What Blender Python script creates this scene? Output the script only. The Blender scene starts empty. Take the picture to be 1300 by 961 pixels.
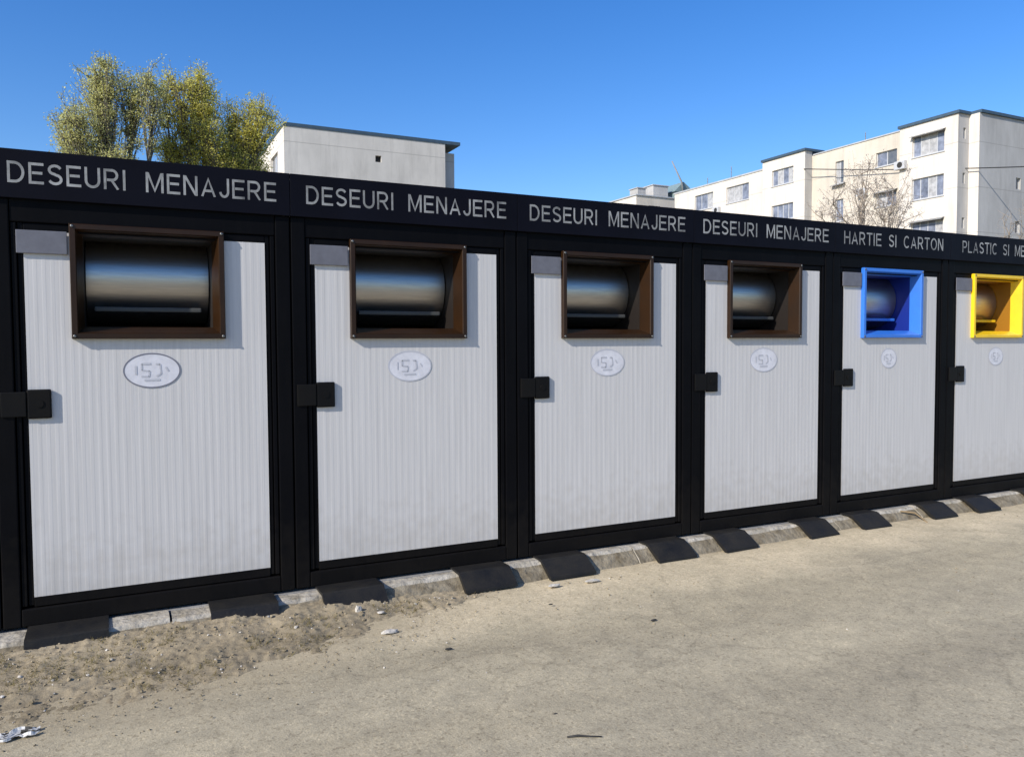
import bpy, bmesh, math, random
from mathutils import Vector, Matrix
from mathutils import noise as mnoise

sc = bpy.context.scene
COL = sc.collection
R = math.radians

# ------------------------------------------------------------------ camera
cam_d = bpy.data.cameras.new('camera')
cam = bpy.data.objects.new('camera', cam_d)
COL.objects.link(cam)
yaw, pitch, roll = R(26.368), R(2.459), R(-0.296)
fwd = Vector((math.sin(yaw)*math.cos(pitch), math.cos(yaw)*math.cos(pitch), -math.sin(pitch)))
rgt = Vector((math.cos(yaw), -math.sin(yaw), 0))
upv = rgt.cross(fwd)
r2 = math.cos(roll)*rgt + math.sin(roll)*upv
u2 = -math.sin(roll)*rgt + math.cos(roll)*upv
m = Matrix((r2, u2, -fwd)).transposed().to_4x4()
m.translation = Vector((0.421, -4.579, 1.497))
cam.matrix_world = m
cam_d.sensor_width = 36.0
cam_d.lens = 27.69
cam_d.clip_start = 0.05
cam_d.clip_end = 3000
sc.camera = cam

# ------------------------------------------------------------------ light
SUN_EL, SUN_AZ = R(31.4), R(70.0)          # azimuth measured from the cabinets' front normal towards the left
sdir = Vector((-math.sin(SUN_AZ)*math.cos(SUN_EL), -math.cos(SUN_AZ)*math.cos(SUN_EL), math.sin(SUN_EL)))
world = bpy.data.worlds.new('World')
sc.world = world
world.use_nodes = True
wn = world.node_tree.nodes; wl = world.node_tree.links
wn.clear()
wo = wn.new('ShaderNodeOutputWorld'); wb = wn.new('ShaderNodeBackground')
sky = wn.new('ShaderNodeTexSky'); sky.sky_type = 'NISHITA'; sky.sun_disc = False
sky.sun_elevation = SUN_EL
sky.sun_rotation = math.atan2(sdir.x, sdir.y)
sky.air_density = 1.0; sky.dust_density = 0.5; sky.ozone_density = 3.0; sky.altitude = 50
hs = wn.new('ShaderNodeHueSaturation'); hs.inputs['Saturation'].default_value = 1.34; hs.inputs['Hue'].default_value = 0.512; hs.inputs['Value'].default_value = 1.3
wl.new(sky.outputs[0], hs.inputs['Color']); wl.new(hs.outputs[0], wb.inputs['Color'])
wb.inputs['Strength'].default_value = 0.12
wl.new(wb.outputs[0], wo.inputs['Surface'])

sun_d = bpy.data.lights.new('sun', 'SUN'); sun_d.energy = 4.6; sun_d.angle = R(0.5); sun_d.color = (1.0, 0.95, 0.87)
sun = bpy.data.objects.new('sun', sun_d); COL.objects.link(sun)
sun.rotation_euler = sdir.to_track_quat('Z', 'Y').to_euler()

sc.view_settings.view_transform = 'Standard'
sc.view_settings.look = 'None'
sc.view_settings.gamma = 1.0
sc.view_settings.use_curve_mapping = False
sc.view_settings.exposure = 0.25

# ------------------------------------------------------------------ materials
def mat(name, col, rough=0.6, metal=0.0, spec=0.5, var=0.0, vscale=4.0, bump=0.0, bscale=40.0, stretch=None, col2=None, coat=0.0):
    mt = bpy.data.materials.new(name); mt.use_nodes = True
    nt = mt.node_tree; b = nt.nodes['Principled BSDF']
    b.inputs['Base Color'].default_value = (*col, 1)
    b.inputs['Roughness'].default_value = rough
    b.inputs['Metallic'].default_value = metal
    b.inputs['Specular IOR Level'].default_value = spec
    b.inputs['Coat Weight'].default_value = coat
    tc = nt.nodes.new('ShaderNodeTexCoord'); mp = nt.nodes.new('ShaderNodeMapping')
    ge = nt.nodes.new('ShaderNodeNewGeometry')
    nt.links.new(ge.outputs['Position'], mp.inputs['Vector'])
    if stretch: mp.inputs['Scale'].default_value = stretch
    if var or col2:
        n = nt.nodes.new('ShaderNodeTexNoise'); n.inputs['Scale'].default_value = vscale; n.inputs['Detail'].default_value = 8
        n.inputs['Roughness'].default_value = 0.65
        nt.links.new(mp.outputs[0], n.inputs['Vector'])
        rp = nt.nodes.new('ShaderNodeValToRGB')
        c2 = col2 if col2 else tuple(c*(1-var) for c in col)
        rp.color_ramp.elements[0].position = 0.32; rp.color_ramp.elements[1].position = 0.68
        rp.color_ramp.elements[0].color = (*c2, 1); rp.color_ramp.elements[1].color = (*[min(1, c*(1+var*.5)) for c in col], 1)
        nt.links.new(n.outputs['Fac'], rp.inputs['Fac']); nt.links.new(rp.outputs[0], b.inputs['Base Color'])
        rr = nt.nodes.new('ShaderNodeMapRange'); rr.inputs['To Min'].default_value = min(1, rough+.1); rr.inputs['To Max'].default_value = max(0, rough-.06)
        nt.links.new(n.outputs['Fac'], rr.inputs['Value']); nt.links.new(rr.outputs[0], b.inputs['Roughness'])
    if bump:
        n2 = nt.nodes.new('ShaderNodeTexNoise'); n2.inputs['Scale'].default_value = bscale; n2.inputs['Detail'].default_value = 6
        nt.links.new(mp.outputs[0], n2.inputs['Vector'])
        bp = nt.nodes.new('ShaderNodeBump'); bp.inputs['Strength'].default_value = bump; bp.inputs['Distance'].default_value = 0.02
        nt.links.new(n2.outputs['Fac'], bp.inputs['Height']); nt.links.new(bp.outputs[0], b.inputs['Normal'])
    return mt

M = {}
M['frame'] = mat('black_painted_steel', (0.003, 0.003, 0.004), 0.5, spec=0.07, var=0.3, vscale=3, bump=0.04, bscale=25)
M['rail'] = mat('black_rail_steel', (0.004, 0.004, 0.0045), 0.5, spec=0.12, var=0.45, vscale=5, col2=(0.008, 0.007, 0.006))
M['sign'] = mat('black_sign_sheet', (0.004, 0.004, 0.008), 0.5, spec=0.09, var=0.3, vscale=2.5, bump=0.03, bscale=3)
M['letters'] = mat('silver_letter_film', (0.30, 0.30, 0.29), 0.5, spec=0.3, var=0.6, vscale=7)
M['panel'] = mat('white_ribbed_panel', (0.575, 0.555, 0.535), 0.5, spec=0.3, var=0.10, vscale=6.0, stretch=(9, 1, 0.22))
M['plate'] = mat('grey_plate', (0.14, 0.14, 0.16), 0.5, spec=0.4, var=0.15, vscale=20)
M['brown'] = mat('brown_painted_steel', (0.022, 0.0085, 0.0018), 0.38, spec=0.3, var=0.3, vscale=6)
M['blue'] = mat('blue_painted_steel', (0.032, 0.17, 0.62), 0.32, spec=0.5, var=0.12, vscale=6)
M['yellow'] = mat('yellow_painted_steel', (0.83, 0.53, 0.012), 0.32, spec=0.5, var=0.12, vscale=6)
M['dark_shade_in'] = mat('dark_shaded_interior', (0.010, 0.006, 0.004), 0.6)  # hatch inside behind the collar, its shade painted in as near black
M['blue_shade_in'] = mat('blue_shaded_interior', (0.006, 0.022, 0.22), 0.45)  # blue hatch paint darkened, shade put into the colour
M['yellow_shade_in'] = mat('yellow_shaded_interior', (0.30, 0.13, 0.006), 0.5)  # yellow hatch paint darkened likewise as painted shade
M['lip'] = mat('dull_lip', (0.06, 0.06, 0.055), 0.6)
M['steel'] = mat('brushed_steel', (0.55, 0.51, 0.46), 0.34, metal=1.0, var=0.12, vscale=6, stretch=(1, 14, 14), bump=0.03, bscale=8)
M['zinc'] = mat('zinc_screw', (0.22, 0.22, 0.21), 0.5, metal=1.0)
M['rubber'] = mat('black_ramp_sheet', (0.007, 0.0075, 0.009), 0.5, spec=0.2, var=0.5, vscale=7, col2=(0.022, 0.020, 0.017), bump=0.12, bscale=60)
M['sticker'] = mat('sticker_white', (0.66, 0.65, 0.68), 0.45, var=0.15, vscale=16)
M['sticker_ink'] = mat('sticker_ink', (0.16, 0.16, 0.19), 0.6)
M['sticker_grey'] = mat('sticker_grey', (0.47, 0.47, 0.50), 0.6)
M['kerb'] = mat('kerb_concrete', (0.50, 0.46, 0.39), 0.9, spec=0.2, vscale=8, col2=(0.22, 0.19, 0.14), bump=0.9, bscale=22)
M['kerb_dirty'] = mat('kerb_concrete_muddy', (0.27, 0.235, 0.175), 0.95, spec=0.1, vscale=9, col2=(0.12, 0.095, 0.06), bump=0.9, bscale=22)
M['slab'] = mat('concrete_slab', (0.28, 0.27, 0.25), 0.9, spec=0.2, var=0.3, vscale=2, bump=0.3)
M['gable'] = mat('pale_render', (0.64, 0.60, 0.54), 0.9, spec=0.1, var=0.13, vscale=0.6, stretch=(1, 1, 0.5), bump=0.2, bscale=3)
M['grey_and_shade'] = mat('grey_and_shaded_render', (0.47, 0.455, 0.43), 0.9, spec=0.1, var=0.22, vscale=0.5, stretch=(1, 1, 0.35), bump=0.2, bscale=3)  # grey walls; on the bay returns the grey is painted shade
M['bwhite'] = mat('white_render', (0.72, 0.655, 0.57), 0.9, spec=0.1, var=0.12, vscale=0.5, stretch=(1, 1, 0.4))
M['bcream'] = mat('cream_render', (0.64, 0.57, 0.47), 0.9, spec=0.1, var=0.16, vscale=0.5, stretch=(1, 1, 0.4))
M['trim'] = mat('blue_grey_flashing', (0.05, 0.085, 0.12), 0.5, var=0.2)
M['trim_light'] = mat('pale_flashing', (0.45, 0.46, 0.46), 0.6, var=0.2)
M['wframe'] = mat('window_white', (0.5, 0.5, 0.5), 0.5)
M['glass'] = mat('window_glass', (0.05, 0.06, 0.075), 0.08, spec=0.6, var=0.8, vscale=1.2, col2=(0.16, 0.165, 0.17))
M['curtain'] = mat('window_curtain', (0.22, 0.24, 0.30), 0.25, spec=0.6, var=0.6, vscale=2)
M['curtain_pale'] = mat('pale_curtain', (0.45, 0.44, 0.43), 0.3, spec=0.5, var=0.4, vscale=3)
M['roofgreen'] = mat('green_roof_sheet', (0.20, 0.27, 0.27), 0.6, var=0.2)
M['bark'] = mat('bark', (0.17, 0.15, 0.12), 0.9, spec=0.1, var=0.4, vscale=8)
M['twig'] = mat('bare_branch_bark', (0.36, 0.30, 0.24), 0.9, spec=0.1, var=0.4, vscale=4)
M['cable'] = mat('cable_black', (0.02, 0.02, 0.02), 0.6)
M['pole'] = mat('pole_grey', (0.25, 0.25, 0.24), 0.7, var=0.2)
M['paper'] = mat('crumpled_paper', (0.5, 0.49, 0.46), 0.6, bump=0.4)
M['darkbit'] = mat('dark_scrap', (0.03, 0.028, 0.025), 0.8)
M['stone'] = mat('pale_stone', (0.52, 0.48, 0.42), 0.9, var=0.3, vscale=30, bump=0.5)
M['drystem'] = mat('dry_stem', (0.22, 0.16, 0.09), 0.9)

def weather(mt, storey=None, streak=0.25, dust=None, rnd=0.0):
    nt = mt.node_tree; N = nt.nodes; L = nt.links; b = N['Principled BSDF']
    src = b.inputs['Base Color'].links[0].from_socket
    tc = N.new('ShaderNodeNewGeometry'); sp = N.new('ShaderNodeSeparateXYZ'); L.new(tc.outputs['Position'], sp.inputs[0])
    def mul(fac, col, cur):
        x = N.new('ShaderNodeMix'); x.data_type = 'RGBA'; x.blend_type = 'MIX'
        L.new(fac, x.inputs[0]); L.new(cur, x.inputs[6]); x.inputs[7].default_value = (*col, 1); return x.outputs[2]
    mp = N.new('ShaderNodeMapping'); mp.inputs['Scale'].default_value = (2.2, 2.2, .22) if storey else (16, 16, .9); L.new(tc.outputs['Position'], mp.inputs[0])
    n = N.new('ShaderNodeTexNoise'); n.inputs['Scale'].default_value = 1.0; n.inputs['Detail'].default_value = 9; n.inputs['Roughness'].default_value = .7; L.new(mp.outputs[0], n.inputs['Vector'])
    r = N.new('ShaderNodeMapRange'); r.inputs['From Min'].default_value = .5; r.inputs['From Max'].default_value = .72; r.inputs['To Max'].default_value = streak; L.new(n.outputs['Fac'], r.inputs['Value'])
    cur = mul(r.outputs[0], dust or (.25, .23, .20), src)
    if storey:
        m1 = N.new('ShaderNodeMath'); m1.operation = 'PINGPONG'; m1.inputs[1].default_value = storey/2; L.new(sp.outputs['Z'], m1.inputs[0])
        r2 = N.new('ShaderNodeMapRange'); r2.inputs['From Min'].default_value = .015; r2.inputs['From Max'].default_value = .035; r2.inputs['To Min'].default_value = .42; r2.inputs['To Max'].default_value = 0; L.new(m1.outputs[0], r2.inputs['Value'])
        cur = mul(r2.outputs[0], (.22, .21, .19), cur)
    if rnd:
        n3 = N.new('ShaderNodeTexNoise'); n3.inputs['Scale'].default_value = 14; n3.inputs['Detail'].default_value = 8; L.new(tc.outputs['Position'], n3.inputs['Vector'])
        a = N.new('ShaderNodeMath'); a.operation = 'MULTIPLY_ADD'; L.new(n3.outputs['Fac'], a.inputs[0]); a.inputs[1].default_value = -.9; L.new(sp.outputs['Z'], a.inputs[2])
        r3 = N.new('ShaderNodeMapRange'); r3.inputs['From Min'].default_value = -.25; r3.inputs['From Max'].default_value = .10; r3.inputs['To Min'].default_value = rnd; r3.inputs['To Max'].default_value = 0; L.new(a.outputs[0], r3.inputs['Value'])
        cur = mul(r3.outputs[0], (.30, .25, .18), cur)
    L.new(cur, b.inputs['Base Color'])
for k_ in ('gable', 'bwhite', 'bcream', 'grey_and_shade'): weather(M[k_], 2.83, .30)
weather(M['panel'], None, .16, (.40, .39, .36), .22)
weather(M['frame'], None, .25, (.009, .008, .007), .015)

def leafmat(name, a, b):
    mt = bpy.data.materials.new(name); mt.use_nodes = True
    nt = mt.node_tree; p = nt.nodes['Principled BSDF']
    g = nt.nodes.new('ShaderNodeNewGeometry')
    rp = nt.nodes.new('ShaderNodeValToRGB')
    rp.color_ramp.elements[0].color = (*a, 1); rp.color_ramp.elements[1].color = (*b, 1)
    nt.links.new(g.outputs['Random Per Island'], rp.inputs['Fac'])
    nt.links.new(rp.outputs[0], p.inputs['Base Color'])
    p.inputs['Roughness'].default_value = 0.6; p.inputs['Specular IOR Level'].default_value = 0.25
    tr = nt.nodes.new('ShaderNodeBsdfTranslucent'); mx = nt.nodes.new('ShaderNodeMixShader'); mx.inputs[0].default_value = 0.6
    nt.links.new(rp.outputs[0], tr.inputs['Color'])
    nt.links.new(p.outputs[0], mx.inputs[1]); nt.links.new(tr.outputs[0], mx.inputs[2])
    nt.links.new(mx.outputs[0], nt.nodes['Material Output'].inputs['Surface'])
    return mt
M['leaf_olive'] = leafmat('leaf_olive', (0.50, 0.50, 0.19), (0.82, 0.78, 0.34))
M['leaf_yellow'] = leafmat('leaf_yellow', (0.56, 0.53, 0.11), (0.86, 0.78, 0.20))
M['blossom'] = leafmat('blossom', (0.50, 0.40, 0.32), (0.75, 0.68, 0.58))
M['grassblade'] = leafmat('grass_dry', (0.22, 0.17, 0.08), (0.34, 0.30, 0.13))

def ground_mat(name, base, alt, dust=None, sand=False):
    mt = bpy.data.materials.new(name); mt.use_nodes = True
    nt = mt.node_tree; N = nt.nodes; L = nt.links; b = N['Principled BSDF']
    b.inputs['Roughness'].default_value = 0.92; b.inputs['Specular IOR Level'].default_value = 0.2
    tc = N.new('ShaderNodeTexCoord')
    def noise(scale, det=8, rough=.6, st=None):
        n = N.new('ShaderNodeTexNoise'); n.inputs['Scale'].default_value = scale; n.inputs['Detail'].default_value = det; n.inputs['Roughness'].default_value = rough
        if st:
            mp = N.new('ShaderNodeMapping'); mp.inputs['Scale'].default_value = st; L.new(tc.outputs['Object'], mp.inputs[0]); L.new(mp.outputs[0], n.inputs['Vector'])
        else: L.new(tc.outputs['Object'], n.inputs['Vector'])
        return n
    def ramp(src, p0, c0, p1, c1):
        r = N.new('ShaderNodeValToRGB'); r.color_ramp.elements[0].position = p0; r.color_ramp.elements[1].position = p1
        r.color_ramp.elements[0].color = (*c0, 1); r.color_ramp.elements[1].color = (*c1, 1); L.new(src, r.inputs[0]); return r
    def mix(fac, a, b_, mode='MIX'):
        x = N.new('ShaderNodeMix'); x.data_type = 'RGBA'; x.blend_type = mode
        if isinstance(fac, float): x.inputs[0].default_value = fac
        else: L.new(fac, x.inputs[0])
        L.new(a, x.inputs[6]); L.new(b_, x.inputs[7]); return x.outputs[2]
    n1 = noise(0.9, 9, .62, (0.7, 1.6, 1)); n2 = noise(7, 8, .7); n3 = noise(130, 3, .6); n4 = noise(38, 5, .7)
    c = ramp(n1.outputs[0], .35, alt, .65, base).outputs[0]
    g1 = (.80,)*3; g2 = (1.0,)*3
    c = mix(0.85, c, ramp(n2.outputs[0], .35, (.80, .80, .80), .65, (1.06, 1.05, 1.03)).outputs[0], 'MULTIPLY')
    c = mix(0.5, c, ramp(n3.outputs[0], .38, (.72, .72, .72), .62, (1.12, 1.12, 1.12)).outputs[0], 'MULTIPLY')
    c = mix(0.8, c, ramp(n4.outputs[0], .30, (.74, .73, .72), .5, (1.0, 1.0, 1.0)).outputs[0], 'MULTIPLY')
    if sand:
        # pale wind-blown sand drifted along the kerb foot, thinning out with its own ragged edge
        sp = N.new('ShaderNodeSeparateXYZ'); L.new(tc.outputs['Object'], sp.inputs[0])
        ns = noise(1.7, 6, .65)
        a = N.new('ShaderNodeMath'); a.operation = 'MULTIPLY_ADD'; L.new(ns.outputs[0], a.inputs[0]); a.inputs[1].default_value = -1.5
        L.new(sp.outputs['Y'], a.inputs[2])           # y - 1.5 n
        r = N.new('ShaderNodeMapRange'); r.inputs['From Min'].default_value = -1.75; r.inputs['From Max'].default_value = -0.85
        L.new(a.outputs[0], r.inputs['Value'])
        sc_ = N.new('ShaderNodeRGB'); sc_.outputs[0].default_value = (*dust, 1)
        s2 = mix(0.8, sc_.outputs[0], ramp(n4.outputs[0], .35, (.78, .77, .75), .6, (1.05, 1.05, 1.05)).outputs[0], 'MULTIPLY')
        c = mix(r.outputs[0], c, s2)
        ne = noise(9, 8, .75)
        ex = N.new('ShaderNodeMapRange'); ex.inputs['From Min'].default_value = .6; ex.inputs['From Max'].default_value = 2.5; ex.inputs['To Min'].default_value = .0; ex.inputs['To Max'].default_value = -.75; L.new(sp.outputs['X'], ex.inputs['Value'])
        ey = N.new('ShaderNodeMath'); ey.operation = 'ADD'; L.new(sp.outputs['Y'], ey.inputs[0]); L.new(ex.outputs[0], ey.inputs[1])
        e2 = N.new('ShaderNodeMath'); e2.operation = 'MULTIPLY_ADD'; L.new(ne.outputs[0], e2.inputs[0]); e2.inputs[1].default_value = .9; L.new(ey.outputs[0], e2.inputs[2])
        er = N.new('ShaderNodeMapRange'); er.inputs['From Min'].default_value = -.86; er.inputs['From Max'].default_value = -.42; er.inputs['To Max'].default_value = .85; L.new(e2.outputs[0], er.inputs['Value'])
        ec = N.new('ShaderNodeRGB'); ec.outputs[0].default_value = (.36, .30, .20, 1)
        c = mix(er.outputs[0], c, ec.outputs[0])
        v2 = N.new('ShaderNodeTexVoronoi'); v2.inputs['Scale'].default_value = 95; L.new(tc.outputs['Object'], v2.inputs['Vector'])
        sepc = N.new('ShaderNodeSeparateColor'); L.new(v2.outputs['Color'], sepc.inputs[0])
        c = mix(0.7, c, ramp(sepc.outputs[0], .0, (.62, .60, .58), .16, (1, 1, 1)).outputs[0], 'MULTIPLY')
        c = mix(0.6, c, ramp(sepc.outputs[1], .86, (1, 1, 1), 1.0, (1.35, 1.33, 1.28)).outputs[0], 'MULTIPLY')
        nt2 = noise(.55, 6, .6, (.35, 2.6, 1))
        c = mix(0.5, c, ramp(nt2.outputs[0], .40, (.80, .79, .77), .56, (1.03, 1.03, 1.02)).outputs[0], 'MULTIPLY')
        # hairline cracks
        v = N.new('ShaderNodeTexVoronoi'); v.feature = 'DISTANCE_TO_EDGE'; v.inputs['Scale'].default_value = 0.8
        wv = noise(3, 5, .6); av = N.new('ShaderNodeVectorMath'); av.operation = 'MULTIPLY_ADD'
        L.new(wv.outputs['Color'], av.inputs[0]); av.inputs[1].default_value = (.35, .35, .35); L.new(tc.outputs['Object'], av.inputs[2])
        L.new(av.outputs[0], v.inputs['Vector'])
        cr = ramp(v.outputs['Distance'], .0, (.55, .54, .53), .009, (1, 1, 1)).outputs[0]
        c = mix(0.38, c, cr, 'MULTIPLY')
    L.new(c, b.inputs['Base Color'])
    ad = N.new('ShaderNodeMath'); ad.operation = 'MULTIPLY_ADD'; L.new(n3.outputs[0], ad.inputs[0]); ad.inputs[1].default_value = .35; L.new(n2.outputs[0], ad.inputs[2])
    bp = N.new('ShaderNodeBump'); bp.inputs['Strength'].default_value = .55; bp.inputs['Distance'].default_value = .012
    L.new(ad.outputs[0], bp.inputs['Height']); L.new(bp.outputs[0], b.inputs['Normal'])
    return mt
M['asphalt'] = ground_mat('dusty_asphalt', (0.50, 0.43, 0.295), (0.40, 0.347, 0.245), (0.70, 0.585, 0.40), True)
M['ground'] = ground_mat('dry_ground', (0.24, 0.20, 0.14), (0.14, 0.14, 0.07))
M['soil'] = ground_mat('dry_soil', (0.37, 0.305, 0.205), (0.21, 0.17, 0.11))

# ------------------------------------------------------------------ helpers
def add_box(bm, x0, x1, y0, y1, z0, z1, bev=0.0, mi=0, mtx=None):
    vs = [bm.verts.new((x, y, z)) for x in (x0, x1) for y in (y0, y1) for z in (z0, z1)]
    idx = [(0,1,3,2),(4,6,7,5),(0,4,5,1),(2,3,7,6),(0,2,6,4),(1,5,7,3)]
    fs = [bm.faces.new([vs[i] for i in f]) for f in idx]
    for f in fs: f.material_index = mi
    if bev:
        es = list({e for f in fs for e in f.edges})
        rb = bmesh.ops.bevel(bm, geom=es, offset=bev, segments=2, affect='EDGES', profile=0.6)
        for f in rb['faces']: f.material_index = mi
    if mtx is not None:
        if bev: vv = {v for f in fs if f.is_valid for v in f.verts} | {v for f in rb['faces'] for v in f.verts}
        else: vv = vs
        for v in vv: v.co = mtx @ v.co

def add_tube(bm, pts, radii, seg=6, mi=0, cap=True):
    rings = []
    n = len(pts)
    for i in range(n):
        t = (pts[min(i+1, n-1)] - pts[max(i-1, 0)]).normalized()
        a = Vector((0, 0, 1)) if abs(t.z) < .9 else Vector((1, 0, 0))
        u = t.cross(a).normalized(); v = t.cross(u)
        r = radii[i] if isinstance(radii, (list, tuple)) else radii
        rings.append([bm.verts.new(pts[i] + r*(math.cos(2*math.pi*k/seg)*u + math.sin(2*math.pi*k/seg)*v)) for k in range(seg)])
    for i in range(n-1):
        for k in range(seg):
            f = bm.faces.new((rings[i][k], rings[i][(k+1) % seg], rings[i+1][(k+1) % seg], rings[i+1][k])); f.material_index = mi; f.smooth = True
    if cap:
        for rg in (rings[0], rings[-1][::-1]):
            try: f = bm.faces.new(rg); f.material_index = mi
            except ValueError: pass

def obj(name, bm, mats, parent=None, loc=None, recalc=True):
    me = bpy.data.meshes.new(name)
    if recalc: bmesh.ops.recalc_face_normals(bm, faces=bm.faces)
    bm.to_mesh(me); bm.free()
    for mm in (mats if isinstance(mats, (list, tuple)) else [mats]): me.materials.append(mm)
    o = bpy.data.objects.new(name, me); COL.objects.link(o)
    if parent is not None: o.parent = parent
    if loc is not None: o.location = loc
    return o
def tag(o, label, cat, group=None):
    o['label'] = label; o['category'] = cat
    if group: o['group'] = group
    return o
def thing(name, label, cat, loc=(0, 0, 0), group=None):
    o = bpy.data.objects.new(name, None); COL.objects.link(o); o.location = loc; o.empty_display_size = .2
    return tag(o, label, cat, group)
def structure(o): o['kind'] = 'structure'; return o
def copy_part(o, parent):
    c = o.copy(); COL.objects.link(c); c.parent = parent
    for ch in o.children: copy_part(ch, c)
    return c
NB = bmesh.new

# ------------------------------------------------------------------ setting
G0 = 0.0       # road level
bm = NB(); 
s = 900
f = bm.faces.new([bm.verts.new(p) for p in ((-s, -s, -0.03), (s, -s, -0.03), (s, s, -0.03), (-s, s, -0.03))])
structure(obj('ground', bm, M['ground']))
# road surface: gently uneven sheet
bm = NB()
NX, NY = 240, 90
X0, X1, Y0, Y1 = -30, 60, -16, -0.12
vs = {}
for i in range(NX+1):
    for j in range(NY+1):
        tx = i/NX; x = X0 + (X1-X0)*tx
        ty = (j/NY)**0.6; y = Y0 + (Y1-Y0)*ty
        z = 0.016*mnoise.noise(Vector((x*.6, y*.8, 0))) + 0.006*mnoise.noise(Vector((x*2.3, y*2.9, 4)))
        vs[i, j] = bm.verts.new((x, y, z))
for i in range(NX):
    for j in range(NY):
        f = bm.faces.new((vs[i, j], vs[i+1, j], vs[i+1, j+1], vs[i, j+1])); f.smooth = True
structure(obj('road', bm, M['asphalt']))

def kerb_y(x):                      # front top edge of the kerb stones
    t = min(1, max(0, (x-0.2)/2.0)); return -0.225 + t*0.115
# concrete pad under the cabinets
bm = NB(); add_box(bm, -2.2, 9.6, -0.035, 3.2, -0.02, 0.082)
structure(obj('pavement', bm, M['slab']))
# kerb stones, slightly out of line, chipped edges
bm = NB(); rng = random.Random(5)
x = -3.3
while x < 12:
    ln = 0.98; x1 = x+ln
    yo = rng.uniform(-.012, .012); zo = rng.uniform(-.006, .006); chip = rng.uniform(.0, .012)
    nseg = 24; rows = []
    for k in range(nseg+1):
        xx = x + 0.006 + (ln-.012)*k/nseg
        yf = kerb_y(xx) + yo
        e = .014 + .010*abs(mnoise.noise(Vector((xx*9, 0, 3)))) + .02*max(0, mnoise.noise(Vector((xx*3.1, 7, 3))))
        zt = .086 + zo + .003*mnoise.noise(Vector((xx*6, 1, 1)))
        b2 = .012*mnoise.noise(Vector((xx*5, 2, 8)))
        prof = [(-0.02, zt-.008), (-0.037, zt), (yf+e, zt), (yf, zt-e), (yf-.055+b2, .03), (yf-.105+b2, -.03), (-.02, -.03)]
        rows.append([bm.verts.new((xx, py, pz)) for py, pz in prof])
    for k in range(nseg):
        for q in range(len(rows[0])):
            q2 = (q+1) % len(rows[0])
            f = bm.faces.new((rows[k][q], rows[k+1][q], rows[k+1][q2], rows[k][q2])); f.material_index = 1 if q in (3, 4) else 0
    bm.faces.new(rows[0]); bm.faces.new(rows[-1][::-1])
    x = x1
structure(obj('kerb', bm, [M['kerb'], M['kerb_dirty']]))

# dry earth heaped against the kerb at the left, meeting the asphalt in a ragged edge
EDGE = [(-6, -1.05), (-2, -1.0), (-.04, -.95), (.38, -.97), (.85, -.93), (1.23, -.81), (1.57, -.71), (1.81, -.52), (2.24, -.36), (2.5, -.24), (9, -.15)]
def edge_y(x):
    for (a, ya), (b, yb) in zip(EDGE, EDGE[1:]):
        if x <= b: return ya + (yb-ya)*(x-a)/(b-a)
    return -.15
def soil_h(x, y):
    d = y - edge_y(x) + .10*mnoise.noise(Vector((x*2.2, y*2.2, 9))) + .05*mnoise.noise(Vector((x*9, y*9, 2)))
    if x > 2.5: return -.05
    k = max(0, min(1, d/.68))
    h = -.012 + .074*k**1.0 if d > 0 else -.02 + d*.2
    h += .013*mnoise.noise(Vector((x*7, y*7, 1))) + .012*abs(mnoise.noise(Vector((x*19, y*19, 5)))) + .011*mnoise.noise(Vector((x*48, y*48, 5)))
    return h
bm = NB(); NX, NY = 420, 110
vs = {}
for i in range(NX+1):
    for j in range(NY+1):
        x = -3.6 + 6.1*i/NX; y = -1.25 + (1.25-.16)*j/NY
        vs[i, j] = bm.verts.new((x, y, soil_h(x, y)))
for i in range(NX):
    for j in range(NY):
        f = bm.faces.new((vs[i, j], vs[i+1, j], vs[i+1, j+1], vs[i, j+1])); f.smooth = True
structure(obj('earth_verge', bm, M['soil']))

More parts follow.
